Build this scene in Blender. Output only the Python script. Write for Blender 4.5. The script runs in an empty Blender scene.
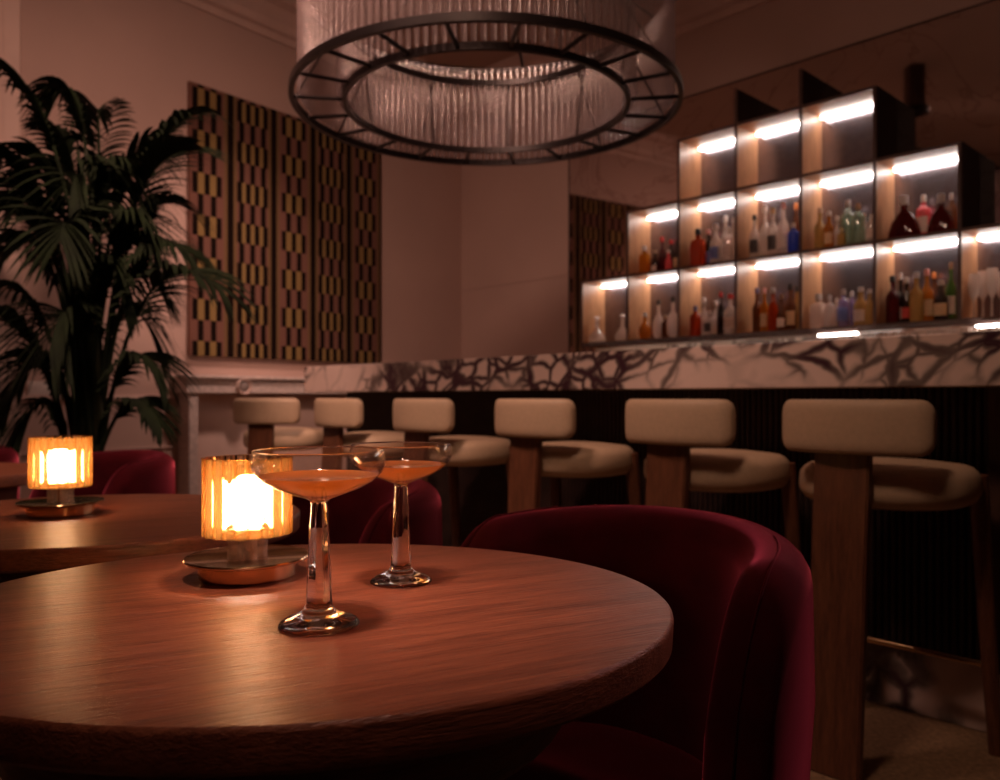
import bpy, bmesh, math, random
from mathutils import Vector, Matrix, Euler
random.seed(7)
PI = math.pi
sc = bpy.context.scene
COL = sc.collection

# ---------------------------------------------------------------- camera, world, lights, exposure
EYE = 0.95
HZ = 397.0
FPX = 800.0
cam_d = bpy.data.cameras.new('camera')
cam = bpy.data.objects.new('camera', cam_d)
COL.objects.link(cam)
cam.location = (0, 0, EYE)
cam.rotation_euler = (PI / 2, 0, 0)
cam_d.sensor_width = 36
cam_d.lens = 36 * FPX / 1000
cam_d.shift_y = (HZ - 390) / 1000
cam_d.clip_start = 0.02
cam_d.dof.use_dof = True
cam_d.dof.focus_distance = 0.80
cam_d.dof.aperture_fstop = 6.3
sc.camera = cam

sc.view_settings.view_transform = 'Standard'
sc.view_settings.look = 'None'
sc.view_settings.exposure = 0.12
sc.view_settings.gamma = 1.0
sc.view_settings.use_curve_mapping = False

w = bpy.data.worlds.new('world')
sc.world = w
w.use_nodes = True
w.node_tree.nodes['Background'].inputs[0].default_value = (1.0, 0.6, 0.45, 1)
w.node_tree.nodes['Background'].inputs[1].default_value = 0.01

cy = sc.cycles
cy.use_denoising = True
cy.max_bounces = 14
cy.transmission_bounces = 12
cy.glossy_bounces = 6
cy.diffuse_bounces = 4
cy.transparent_max_bounces = 80
cy.sample_clamp_indirect = 6
cy.sample_clamp_direct = 0
cy.blur_glossy = 0.5


def area(name, loc, target, size, power, color, spread=180):
    d = bpy.data.lights.new(name, 'AREA')
    d.shape = 'DISK'
    d.size = size
    d.energy = power
    d.color = color
    d.spread = math.radians(spread)
    o = bpy.data.objects.new(name, d)
    COL.objects.link(o)
    o.location = loc
    o.rotation_euler = (Vector(target) - Vector(loc)).to_track_quat('-Z', 'Y').to_euler()
    return o


WARM = (1.0, 0.58, 0.44)
# added fill lights, out of frame and without fixtures
area('fill_room', (-0.95, 1.7, 3.35), (-1.0, 4.9, 0.1), 0.5, 31, WARM, 106)  # added main fill, aimed at the tapestry wall
area('fill_mantel', (-0.75, 4.1, 3.3), (-1.55, 4.75, 0.9), 0.2, 4.2, (1.0, 0.62, 0.50), 60)  # added to brighten the mantel and the wall around it
area('fill_bar', (-0.4, 0.6, 3.3), (1.3, 2.9, 0.9), 0.4, 6.0, (1.0, 0.60, 0.42), 100)  # added fill for the bar front and stools
area('fill_table', (-0.15, 0.35, 3.3), (-0.15, 0.80, 0.74), 0.12, 0.44, (1.0, 0.58, 0.44), 16)  # added narrow beam to lift the tabletop and drinks
area('fill_chair_rim', (2.6, 1.75, 2.45), (0.36, 1.15, 0.74), 0.15, 0.55, (1.0, 0.50, 0.50), 24)  # added rim light for the velvet chair, no lamp hangs there

# ---------------------------------------------------------------- frames
BA = math.atan2(-0.726, 0.688)      # bar frame: x runs right along the bar, y away from the guests
NX, NY = 0.726, 0.688


def bar_pt(s, b, z=0.0):
    return Vector((NX * b - NY * s, NY * b + NX * s, z))


def bar_px(px, b):
    """distance along the bar of the picture column px on the plane at depth b"""
    r = (px - 500) / FPX
    D = b / (NX * r + NY)
    return -NY * r * D + NX * D, D


C0 = Vector((-0.315, 6.523, 0))       # corner of tapestry wall and back wall
D2 = Vector((0.6126, 0.7904, 0)).normalized()
TA = math.atan2(D2.y, D2.x)
N2 = Vector((-D2.y, D2.x, 0))        # into the tapestry wall


def tap_pt(t, out, z=0.0):
    p = C0 - D2 * (t - 0.11) - N2 * out
    return Vector((p.x, p.y, z))


# ---------------------------------------------------------------- object helpers
def link(o, parent=None):
    COL.objects.link(o)
    if parent is not None:
        o.parent = parent
    return o


def tag(o, label=None, cat=None, group=None, kind=None):
    if label: o['label'] = label
    if cat: o['category'] = cat
    if group: o['group'] = group
    if kind: o['kind'] = kind
    return o


def empty(name, loc=(0, 0, 0), rz=0.0):
    o = bpy.data.objects.new(name, None)
    link(o)
    o.empty_display_size = 0.05
    o.location = loc
    o.rotation_euler = (0, 0, rz)
    return o


def copy_tree(o, parent=None):
    c = o.copy()
    COL.objects.link(c)
    if parent is not None:
        c.parent = parent
    for ch in list(o.children):
        copy_tree(ch, c)
    return c


class MB:
    def __init__(self):
        self.bm = bmesh.new()

    def box(self, c, s, rot=None, bev=0.0, seg=2):
        r = bmesh.ops.create_cube(self.bm, size=1.0)
        vs = r['verts']
        bmesh.ops.scale(self.bm, vec=s, verts=vs)
        if bev > 0:
            es = list({e for v in vs for e in v.link_edges})
            rb = bmesh.ops.bevel(self.bm, geom=es, offset=bev, segments=seg, profile=0.5, affect='EDGES')
            vs = list({v for f in rb['faces'] for v in f.verts} | {v for v in vs if v.is_valid})
        if rot:
            bmesh.ops.rotate(self.bm, cent=(0, 0, 0), matrix=Euler(rot).to_matrix(), verts=vs)
        bmesh.ops.translate(self.bm, vec=c, verts=vs)
        return self

    def tube(self, pts, rad, n=8, caps=True):
        pts = [Vector(p) for p in pts]
        rads = rad if isinstance(rad, (list, tuple)) else [rad] * len(pts)
        rings = []
        up = Vector((0, 0, 1))
        for i, p in enumerate(pts):
            t = (pts[min(i + 1, len(pts) - 1)] - pts[max(i - 1, 0)]).normalized()
            a = t.cross(up)
            if a.length < 1e-3:
                a = t.cross(Vector((0, 1, 0)))
            a.normalize()
            b = a.cross(t)
            rings.append([self.bm.verts.new(p + (a * math.cos(2 * PI * k / n) + b * math.sin(2 * PI * k / n)) * rads[i]) for k in range(n)])
        for i in range(len(rings) - 1):
            for k in range(n):
                self.bm.faces.new((rings[i][k], rings[i][(k + 1) % n], rings[i + 1][(k + 1) % n], rings[i + 1][k]))
        if caps:
            self.bm.faces.new(rings[0][::-1])
            self.bm.faces.new(rings[-1])
        return self

    def lathe(self, prof, n=48, c=(0, 0, 0), sx=1.0, sy=1.0, closed=False, rot0=0.0, rfun=None):
        """profile of (r, z); r==0 makes a pole"""
        c = Vector(c)
        rings = []
        for (r, z) in prof:
            if r < 1e-7:
                rings.append([self.bm.verts.new(c + Vector((0, 0, z)))])
            else:
                ring = []
                for k in range(n):
                    a = rot0 + 2 * PI * k / n
                    rr = r if rfun is None else r + rfun(a, z, r)
                    ring.append(self.bm.verts.new(c + Vector((rr * math.cos(a) * sx, rr * math.sin(a) * sy, z))))
                rings.append(ring)
        m = len(rings)
        for i in range(m if closed else m - 1):
            A, B = rings[i], rings[(i + 1) % m]
            for k in range(n):
                k2 = (k + 1) % n
                if len(A) == 1 and len(B) == 1:
                    break
                if len(A) == 1:
                    self.bm.faces.new((A[0], B[k2], B[k]))
                elif len(B) == 1:
                    self.bm.faces.new((A[k], A[k2], B[0]))
                else:
                    self.bm.faces.new((A[k], A[k2], B[k2], B[k]))
        return self

    def prism(self, poly, z0, z1):
        a = [self.bm.verts.new((x, y, z0)) for x, y in poly]
        b = [self.bm.verts.new((x, y, z1)) for x, y in poly]
        n = len(poly)
        self.bm.faces.new(a[::-1])
        self.bm.faces.new(b)
        for i in range(n):
            self.bm.faces.new((a[i], a[(i + 1) % n], b[(i + 1) % n], b[i]))
        return self

    def grid(self, rows, wrap=False):
        vs = [[self.bm.verts.new(p) for p in r] for r in rows]
        for i in range(len(vs) - 1):
            n = len(vs[i])
            for k in range(n if wrap else n - 1):
                self.bm.faces.new((vs[i][k], vs[i][(k + 1) % n], vs[i + 1][(k + 1) % n], vs[i + 1][k]))
        return vs

    def build(self, name, mat, parent=None, smooth=True, angle=40, loc=None, rz=None):
        bm = self.bm
        bmesh.ops.recalc_face_normals(bm, faces=bm.faces)
        me = bpy.data.meshes.new(name)
        bm.to_mesh(me)
        bm.free()
        if mat: me.materials.append(mat)
        if smooth:
            me.shade_smooth()
            me.set_sharp_from_angle(angle=math.radians(angle))
        o = bpy.data.objects.new(name, me)
        link(o, parent)
        if loc is not None: o.location = loc
        if rz is not None: o.rotation_euler = (0, 0, rz)
        return o


# ---------------------------------------------------------------- materials
def new_mat(name):
    m = bpy.data.materials.new(name)
    m.use_nodes = True
    nt = m.node_tree
    for n in list(nt.nodes):
        nt.nodes.remove(n)
    out = nt.nodes.new('ShaderNodeOutputMaterial')
    return m, nt, out


def N(nt, kind, **kw):
    n = nt.nodes.new(kind)
    for k, v in kw.items():
        if isinstance(v, bpy.types.NodeSocket):
            nt.links.new(v, n.inputs[k.replace('_', ' ')])
        elif k.replace('_', ' ') in n.inputs:
            n.inputs[k.replace('_', ' ')].default_value = v
        else:
            setattr(n, k, v)
    return n


def rgba(c):
    return (c[0], c[1], c[2], 1.0)


def principled(nt, out, **kw):
    p = nt.nodes.new('ShaderNodeBsdfPrincipled')
    for k, v in kw.items():
        key = k.replace('_', ' ')
        if isinstance(v, bpy.types.NodeSocket):
            nt.links.new(v, p.inputs[key])
        else:
            p.inputs[key].default_value = rgba(v) if (isinstance(v, tuple) and len(v) == 3) else v
    nt.links.new(p.outputs[0], out.inputs[0])
    return p


def ramp(nt, fac, stops, interp='LINEAR'):
    r = nt.nodes.new('ShaderNodeValToRGB')
    r.color_ramp.interpolation = interp
    el = r.color_ramp.elements
    while len(el) < len(stops):
        el.new(0.5)
    for e, (p, c) in zip(el, stops):
        e.position = p
        e.color = rgba(c) if len(c) == 3 else c
    nt.links.new(fac, r.inputs[0])
    return r.outputs[0]


def coords(nt, scale=(1, 1, 1), rot=(0, 0, 0), loc=(0, 0, 0)):
    tc = nt.nodes.new('ShaderNodeTexCoord')
    m0 = nt.nodes.new('ShaderNodeMapping')
    m0.inputs['Rotation'].default_value = rot
    mp = nt.nodes.new('ShaderNodeMapping')
    mp.inputs['Scale'].default_value = scale
    mp.inputs['Location'].default_value = loc
    nt.links.new(tc.outputs['Object'], m0.inputs[0])
    nt.links.new(m0.outputs[0], mp.inputs[0])
    return mp.outputs[0]


def bump(nt, h, strength=0.2, dist=0.01):
    b = nt.nodes.new('ShaderNodeBump')
    b.inputs['Strength'].default_value = strength
    b.inputs['Distance'].default_value = dist
    nt.links.new(h, b.inputs['Height'])
    return b.outputs[0]


def plain(name, color, rough=0.5, metal=0.0, nscale=30, var=0.12, bs=0.05, **kw):
    m, nt, out = new_mat(name)
    v = coords(nt)
    n = N(nt, 'ShaderNodeTexNoise', Vector=v, Scale=nscale, Detail=4.0)
    d = tuple(max(0, c * (1 - var)) for c in color)
    e = tuple(min(1, c * (1 + var)) for c in color)
    c = ramp(nt, n.outputs[0], [(0.3, d), (0.7, e)])
    principled(nt, out, Base_Color=c, Roughness=rough, Metallic=metal, Normal=bump(nt, n.outputs[0], bs, 0.002), **kw)
    return m


def wood(name, dark, light, scale=(1, 14, 14), rot=(0, 0, 0), rough=0.4, pore=0.3, freq=5.0, coat=0.0):
    m, nt, out = new_mat(name)
    v = coords(nt, scale, rot)
    n1 = N(nt, 'ShaderNodeTexNoise', Vector=v, Scale=freq, Detail=6.0, Roughness=0.6, Distortion=0.6)
    v2 = coords(nt, tuple(s * (5 if s > 2 else 2.2) for s in scale), rot)
    n2 = N(nt, 'ShaderNodeTexNoise', Vector=v2, Scale=freq * 1.4, Detail=3.0, Roughness=0.7)
    c1 = ramp(nt, n1.outputs[0], [(0.3, dark), (0.7, light)])
    mix = nt.nodes.new('ShaderNodeMix'); mix.data_type = 'RGBA'; mix.blend_type = 'MULTIPLY'
    mix.inputs[0].default_value = 0.55
    nt.links.new(c1, mix.inputs[6])
    nt.links.new(ramp(nt, n2.outputs[0], [(0.38, (0.45, 0.4, 0.4)), (0.55, (1, 1, 1))]), mix.inputs[7])
    principled(nt, out, Base_Color=mix.outputs[2], Roughness=rough, Coat_Weight=coat, Coat_Roughness=0.3,
               Normal=bump(nt, n2.outputs[0], pore, 0.0015))
    return m


def marble(name, base=(0.74, 0.57, 0.51), vein=(0.06, 0.025, 0.035), scale=3.0, dens=1.0, seed=0.0):
    m, nt, out = new_mat(name)
    v = coords(nt, (1, 1, 1.25), (0.3, 0.5, 0.2), (seed, seed * 2, 0))
    n = N(nt, 'ShaderNodeTexNoise', Vector=v, Scale=2.2, Detail=4.0)
    add = N(nt, 'ShaderNodeMix', data_type='RGBA')
    add.inputs[0].default_value = 0.24
    nt.links.new(v, add.inputs[6]); nt.links.new(n.outputs[1], add.inputs[7])
    vo = N(nt, 'ShaderNodeTexVoronoi', Vector=add.outputs[2], Scale=scale, feature='DISTANCE_TO_EDGE')
    vo2 = N(nt, 'ShaderNodeTexVoronoi', Vector=add.outputs[2], Scale=scale * 2.7, feature='DISTANCE_TO_EDGE')
    msk = N(nt, 'ShaderNodeTexNoise', Vector=v, Scale=1.7, Detail=2.0)
    mk = ramp(nt, msk.outputs[0], [(0.38, (0, 0, 0)), (0.52, (1, 1, 1))])
    l1 = ramp(nt, vo.outputs[0], [(0.0, (1, 1, 1)), (0.03 * dens, (0.75, 0.75, 0.75)), (0.065 * dens, (0, 0, 0))])
    l2 = ramp(nt, vo2.outputs[0], [(0.0, (1, 1, 1)), (0.07 * dens, (0.6, 0.6, 0.6)), (0.17 * dens, (0, 0, 0))])
    m2 = nt.nodes.new('ShaderNodeMath'); m2.operation = 'MULTIPLY'
    nt.links.new(l2, m2.inputs[0]); nt.links.new(mk, m2.inputs[1])
    m1 = nt.nodes.new('ShaderNodeMath'); m1.operation = 'MULTIPLY_ADD'
    nt.links.new(mk, m1.inputs[0]); m1.inputs[1].default_value = 0.75; m1.inputs[2].default_value = 0.25
    m3 = nt.nodes.new('ShaderNodeMath'); m3.operation = 'MULTIPLY'
    nt.links.new(l1, m3.inputs[0]); nt.links.new(m1.outputs[0], m3.inputs[1])
    mx = nt.nodes.new('ShaderNodeMath'); mx.operation = 'MAXIMUM'
    nt.links.new(m3.outputs[0], mx.inputs[0]); nt.links.new(m2.outputs[0], mx.inputs[1])
    c = ramp(nt, mx.outputs[0], [(0.0, base), (0.25, tuple(b * 0.80 for b in base)), (0.55, tuple(b * 0.25 for b in base)), (0.9, vein)])
    principled(nt, out, Base_Color=c, Roughness=0.25)
    return m


def emit(name, color, strength):
    m, nt, out = new_mat(name)
    e = N(nt, 'ShaderNodeEmission')
    e.inputs[0].default_value = rgba(color)
    e.inputs[1].default_value = strength
    nt.links.new(e.outputs[0], out.inputs[0])
    return m


def glass(name, color=(1, 1, 1), rough=0.0, ior=1.5):
    m, nt, out = new_mat(name)
    principled(nt, out, Base_Color=color, Roughness=rough, IOR=ior, Transmission_Weight=1.0)
    return m


def seethrough(name, tint, t_w, body, body_w=0.5, gloss=0.1, grough=0.08, transl=0.6, power=4.5):
    """thin coloured glass: lets light straight through, tinted, plus a glow-through body and a shine"""
    m, nt, out = new_mat(name)
    tr = N(nt, 'ShaderNodeBsdfTransparent'); tr.inputs[0].default_value = rgba(tint)
    tl = N(nt, 'ShaderNodeBsdfTranslucent'); tl.inputs[0].default_value = rgba(body)
    df = N(nt, 'ShaderNodeBsdfDiffuse'); df.inputs[0].default_value = rgba(body)
    gl = N(nt, 'ShaderNodeBsdfGlossy'); gl.inputs[0].default_value = (1, 1, 1, 1); gl.inputs['Roughness'].default_value = grough
    a = N(nt, 'ShaderNodeMixShader'); a.inputs[0].default_value = transl
    nt.links.new(df.outputs[0], a.inputs[1]); nt.links.new(tl.outputs[0], a.inputs[2])
    b = N(nt, 'ShaderNodeMixShader'); b.inputs[0].default_value = t_w
    nt.links.new(a.outputs[0], b.inputs[1]); nt.links.new(tr.outputs[0], b.inputs[2])
    fr = N(nt, 'ShaderNodeLayerWeight')
    pw = nt.nodes.new('ShaderNodeMath'); pw.operation = 'POWER'
    nt.links.new(fr.outputs[1], pw.inputs[0]); pw.inputs[1].default_value = power
    ma = nt.nodes.new('ShaderNodeMath'); ma.operation = 'MULTIPLY_ADD'
    nt.links.new(pw.outputs[0], ma.inputs[0]); ma.inputs[1].default_value = 0.7; ma.inputs[2].default_value = gloss
    c = N(nt, 'ShaderNodeMixShader')
    nt.links.new(ma.outputs[0], c.inputs[0])
    nt.links.new(b.outputs[0], c.inputs[1]); nt.links.new(gl.outputs[0], c.inputs[2])
    nt.links.new(c.outputs[0], out.inputs[0])
    return m


M = {}
M['wall'] = plain('plaster', (0.50, 0.34, 0.29), 0.85, nscale=1.3, var=0.06, bs=0.15)
M['ceiling'] = plain('ceiling_plaster', (0.48, 0.33, 0.26), 0.9, nscale=1.0, var=0.08)
M['cornice'] = plain('cornice_plaster', (0.62, 0.44, 0.38), 0.7, nscale=3)
M['mantel'] = plain('mantel_stone', (0.62, 0.50, 0.46), 0.5, nscale=60, var=0.2)
M['rose'] = plain('rosette_stone', (0.30, 0.24, 0.22), 0.5, nscale=60, var=0.1)
M['table'] = wood('walnut_table', (0.19, 0.056, 0.029), (0.39, 0.128, 0.064), (1.6, 17, 17), (0, 0, math.radians(-27)), 0.37, 0.9, 3.0)
M['table_edge'] = wood('walnut_edge', (0.13, 0.045, 0.026), (0.24, 0.09, 0.05), (2, 2, 30), rough=0.45)
M['stoolwood'] = wood('stool_walnut', (0.10, 0.036, 0.018), (0.20, 0.075, 0.036), (16, 16, 1.2), rough=0.45)
M['darkwood'] = plain('dark_fluted_wood', (0.030, 0.014, 0.011), 0.5, nscale=20, var=0.3)
M['trimwood'] = wood('trim_walnut', (0.05, 0.022, 0.014), (0.09, 0.04, 0.024), (12, 12, 1), rough=0.5)
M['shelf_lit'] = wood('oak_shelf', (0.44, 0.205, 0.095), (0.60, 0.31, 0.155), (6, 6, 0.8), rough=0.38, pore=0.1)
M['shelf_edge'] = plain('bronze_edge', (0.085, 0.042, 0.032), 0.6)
M['shelf_side'] = plain('dark_shelf_side', (0.035, 0.017, 0.016), 0.9, Specular_IOR_Level=0.1)
M['marble'] = marble('violet_veined_marble', scale=5.0, dens=1.1)
M['marble_low'] = marble('violet_veined_marble_plinth', scale=3.6, dens=1.7, seed=1.3)
M['stone'] = marble('pale_backsplash', base=(0.7, 0.55, 0.45), vein=(0.3, 0.2, 0.17), scale=5.0, seed=5.0)
M['leather'] = plain('cream_leather', (0.56, 0.40, 0.27), 0.55, nscale=90, var=0.05, bs=0.1)
M['brass'] = plain('polished_brass', (0.62, 0.40, 0.22), 0.14, metal=1.0, var=0.03, bs=0.0)
M['black'] = plain('black_metal', (0.018, 0.012, 0.012), 0.38, metal=0.6)
M['frond'] = plain('palm_leaf', (0.008, 0.014, 0.004), 0.8, Specular_IOR_Level=0.2, nscale=10, var=0.5)
M['palmstem'] = plain('palm_stem', (0.022, 0.026, 0.008), 0.5, nscale=10, var=0.3)
M['pot'] = plain('clay_pot', (0.06, 0.04, 0.035), 0.6)
M['soil'] = plain('potting_soil', (0.02, 0.013, 0.01), 0.95, nscale=120, var=0.5, bs=0.5)
M['floor'] = plain('terrazzo_floor', (0.26, 0.155, 0.085), 0.7, nscale=70, var=0.35, bs=0.1)
M['led'] = emit('led_strip', (1.0, 0.90, 0.84), 16.0)
M['led_under'] = emit('led_strip_under', (1.0, 0.80, 0.65), 5.0)
M['bulb'] = emit('frosted_lamp_core', (1.0, 0.76, 0.58), 120.0)
M['glass'] = glass('clear_glass', (1, 1, 1), 0.0, 1.5)
def shade_mat():
    # amber glass: paler where looked through squarely, deeper amber where the path through it is long
    m, nt, out = new_mat('amber_ribbed_glass')
    lw = N(nt, 'ShaderNodeLayerWeight'); lw.inputs[0].default_value = 0.45
    tint = ramp(nt, lw.outputs[1], [(0.05, (1.0, 0.88, 0.74)), (0.5, (1.0, 0.62, 0.26)), (0.9, (0.92, 0.42, 0.10))])
    tr = N(nt, 'ShaderNodeBsdfTransparent'); nt.links.new(tint, tr.inputs[0])
    rf = N(nt, 'ShaderNodeBsdfRefraction'); nt.links.new(tint, rf.inputs[0]); rf.inputs['Roughness'].default_value = 0.14; rf.inputs['IOR'].default_value = 1.5
    tl = N(nt, 'ShaderNodeBsdfTranslucent'); tl.inputs[0].default_value = (1.0, 0.46, 0.12, 1)
    gl = N(nt, 'ShaderNodeBsdfGlossy'); gl.inputs['Roughness'].default_value = 0.06
    a = N(nt, 'ShaderNodeMixShader'); a.inputs[0].default_value = 0.2
    nt.links.new(tr.outputs[0], a.inputs[1]); nt.links.new(tl.outputs[0], a.inputs[2])
    a2 = N(nt, 'ShaderNodeMixShader'); a2.inputs[0].default_value = 0.72
    nt.links.new(a.outputs[0], a2.inputs[1]); nt.links.new(rf.outputs[0], a2.inputs[2])
    pw = nt.nodes.new('ShaderNodeMath'); pw.operation = 'POWER'
    nt.links.new(lw.outputs[1], pw.inputs[0]); pw.inputs[1].default_value = 4.0
    c = N(nt, 'ShaderNodeMixShader')
    nt.links.new(pw.outputs[0], c.inputs[0]); nt.links.new(a2.outputs[0], c.inputs[1]); nt.links.new(gl.outputs[0], c.inputs[2])
    nt.links.new(c.outputs[0], out.inputs[0])
    return m


M['shade'] = shade_mat()
M['bowl'] = seethrough('thin_clear_glass', (0.97, 0.95, 0.94), 0.985, (0.9, 0.8, 0.75), gloss=0.045, grough=0.03, power=2.4)
M['tube'] = seethrough('clear_tube_glass', (0.95, 0.9, 0.88), 0.8, (0.9, 0.8, 0.75), gloss=0.12)
M['rod'] = seethrough('pressed_glass_rod', (0.95, 0.92, 0.92), 0.66, (0.40, 0.31, 0.30), gloss=0.06, grough=0.15, transl=0.5)
M['etch'] = plain('etched_mark', (0.98, 0.95, 0.92), 0.9)
M['white'] = plain('white_plastic', (0.7, 0.6, 0.56), 0.5)
M['soffit'] = plain('smoked_back_panel', (0.26, 0.22, 0.24), 0.24, metal=0.9, var=0.1, bs=0.0)


def velvet():
    m, nt, out = new_mat('burgundy_velvet')
    v = coords(nt)
    n = N(nt, 'ShaderNodeTexNoise', Vector=v, Scale=14.0, Detail=6.0)
    c = ramp(nt, n.outputs[0], [(0.35, (0.034, 0.0006, 0.0025)), (0.7, (0.055, 0.0012, 0.0045))])
    n2 = N(nt, 'ShaderNodeTexNoise', Vector=v, Scale=700.0, Detail=2.0)
    principled(nt, out, Base_Color=c, Roughness=0.9, Sheen_Weight=1.0, Sheen_Roughness=0.35, Sheen_Tint=(0.95, 0.13, 0.22),
               Specular_IOR_Level=0.1, Normal=bump(nt, n2.outputs[0], 0.2, 0.001))
    return m


M['velvet'] = velvet()


def drink():
    m, nt, out = new_mat('orange_cocktail')
    g = N(nt, 'ShaderNodeBsdfTransparent'); g.inputs[0].default_value = (1.0, 0.66, 0.34, 1)
    tl = N(nt, 'ShaderNodeBsdfTranslucent'); tl.inputs[0].default_value = (1.0, 0.52, 0.15, 1)
    df = N(nt, 'ShaderNodeBsdfDiffuse'); df.inputs[0].default_value = (1.0, 0.50, 0.16, 1)
    a = N(nt, 'ShaderNodeMixShader'); a.inputs[0].default_value = 0.6
    nt.links.new(df.outputs[0], a.inputs[1]); nt.links.new(tl.outputs[0], a.inputs[2])
    b = N(nt, 'ShaderNodeMixShader'); b.inputs[0].default_value = 0.36
    nt.links.new(a.outputs[0], b.inputs[1]); nt.links.new(g.outputs[0], b.inputs[2])
    gl = N(nt, 'ShaderNodeBsdfGlossy'); gl.inputs['Roughness'].default_value = 0.02
    fr = N(nt, 'ShaderNodeLayerWeight'); fr.inputs[0].default_value = 0.06
    c = N(nt, 'ShaderNodeMixShader')
    nt.links.new(fr.outputs[0], c.inputs[0]); nt.links.new(b.outputs[0], c.inputs[1]); nt.links.new(gl.outputs[0], c.inputs[2])
    nt.links.new(c.outputs[0], out.inputs[0])
    return m


M['drink'] = drink()


def mirror_mat():
    m, nt, out = new_mat('antiqued_mirror')
    v = coords(nt)
    n = N(nt, 'ShaderNodeTexNoise', Vector=v, Scale=1.1, Detail=5.0, Distortion=1.2)
    vo = N(nt, 'ShaderNodeTexVoronoi', Vector=n.outputs[1], Scale=5.0, feature='DISTANCE_TO_EDGE')
    vein = ramp(nt, vo.outputs[0], [(0.0, (0.62, 0.52, 0.5)), (0.04, (0.80, 0.72, 0.70))])
    r = ramp(nt, n.outputs[0], [(0.35, (0.03, 0.03, 0.03)), (0.7, (0.07, 0.07, 0.07))])
    principled(nt, out, Base_Color=vein, Metallic=1.0, Roughness=r)
    return m


M['mirror'] = mirror_mat()


def tapestry_mat():
    """vertical stripes whose dark lines step sideways every half repeat"""
    m, nt, out = new_mat('woven_stripe_tapestry')
    tc = nt.nodes.new('ShaderNodeTexCoord')
    sp = nt.nodes.new('ShaderNodeSeparateXYZ')
    nt.links.new(tc.outputs['Object'], sp.inputs[0])

    def math_(op, a, b=None, c=None):
        n = nt.nodes.new('ShaderNodeMath'); n.operation = op
        for i, q in enumerate((a, b, c)):
            if q is None: continue
            if isinstance(q, bpy.types.NodeSocket): nt.links.new(q, n.inputs[i])
            else: n.inputs[i].default_value = q
        return n.outputs[0]
    x, z = sp.outputs[0], sp.outputs[2]
    G = 0.310                                   # width of one pattern group
    gx = math_('DIVIDE', math_('ADD', x, 3.76), G)
    u = math_('FRACT', gx)                       # 0..1 inside the group
    par = math_('GREATER_THAN', math_('FRACT', math_('MULTIPLY', math_('FLOOR', gx), 0.5)), 0.25)
    r = math_('FRACT', math_('DIVIDE', math_('ADD', z, 2.35), 0.244))
    odd = math_('GREATER_THAN', r, 0.5)          # 1 in the block rows
    ux = math_('MULTIPLY', math_('ABSOLUTE', math_('SUBTRACT', u, 0.5)), 2.0)   # 0 centre .. 1 edge

    def lines(pos, wd=0.115):
        tot = None
        for p in pos:
            k = math_('LESS_THAN', math_('ABSOLUTE', math_('SUBTRACT', ux, p)), wd)
            tot = k if tot is None else math_('MAXIMUM', tot, k)
        return tot

    def fmix(f, a_, b_):
        n = nt.nodes.new('ShaderNodeMix'); n.data_type = 'FLOAT'
        for i_, q in ((0, f), (2, a_), (3, b_)):
            nt.links.new(q, n.inputs[i_])
        return n.outputs[0]
    la = fmix(par, lines((0.0, 0.50, 0.98)), lines((0.20, 0.60, 0.98)))
    lb = fmix(par, lines((0.27, 0.98)), lines((0.0, 0.50, 0.98)))
    ln = fmix(odd, lb, la)
    blk = math_('MULTIPLY', odd, math_('LESS_THAN', ux, 0.56))
    edge = math_('GREATER_THAN', ux, 0.72)

    def cmix(f, a_, b_):
        n = nt.nodes.new('ShaderNodeMix'); n.data_type = 'RGBA'
        nt.links.new(f, n.inputs[0])
        for i_, q in ((6, a_), (7, b_)):
            if isinstance(q, tuple): n.inputs[i_].default_value = rgba(q)
            else: nt.links.new(q, n.inputs[i_])
        return n.outputs[2]
    m0 = cmix(edge, (0.16, 0.075, 0.057), (0.145, 0.085, 0.042))
    mc = cmix(blk, m0, (0.22, 0.14, 0.055))
    class _F: pass
    fin = _F(); fin.outputs = [None, None, cmix(ln, mc, (0.010, 0.005, 0.004))]
    nz = N(nt, 'ShaderNodeTexNoise', Vector=tc.outputs['Object'], Scale=260.0)
    principled(nt, out, Base_Color=fin.outputs[2], Roughness=0.95, Specular_IOR_Level=0.05, Normal=bump(nt, nz.outputs[0], 0.3, 0.002))
    return m


M['tapestry'] = tapestry_mat()

# ---------------------------------------------------------------- room shell
H = 3.45
R1 = C0 - Vector((-NY, NX, 0)) * 9.0
L1 = C0 - D2 * 8.5
F1 = Vector((0.3, -4.8, 0))
corners = [C0, L1, F1, R1]
cen = sum(corners, Vector()) / 4


def struct(o):
    o['kind'] = 'structure'
    return o


def wall(name, a, b, z0=0.0, z1=H, th=0.12, mat='wall'):
    d = (b - a); L = d.length; d.normalize()
    nrm = Vector((-d.y, d.x, 0))
    if nrm.dot(cen - a) > 0: nrm = -nrm
    mb = MB()
    c = (a + b) / 2 + nrm * th / 2
    mb.box((0, 0, 0), (L + th * 1.5, th, z1 - z0))
    o = mb.build(name, M[mat], smooth=False)
    o.location = (c.x, c.y, (z0 + z1) / 2)
    o.rotation_euler = (0, 0, math.atan2(d.y, d.x))
    return struct(o)


wall('wall_left', C0, L1)
wall('wall_back', C0, R1)
wall('wall_front', L1, F1)
wall('wall_right', F1, R1)
poly = [(p.x, p.y) for p in corners]
big = [((p - cen) * 1.04 + cen) for p in corners]
struct(MB().prism([(p.x, p.y) for p in big], -0.1, 0.0).build('floor', M['floor'], smooth=False))
struct(MB().prism([(p.x, p.y) for p in big], H, H + 0.1).build('ceiling', M['ceiling'], smooth=False))


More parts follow.
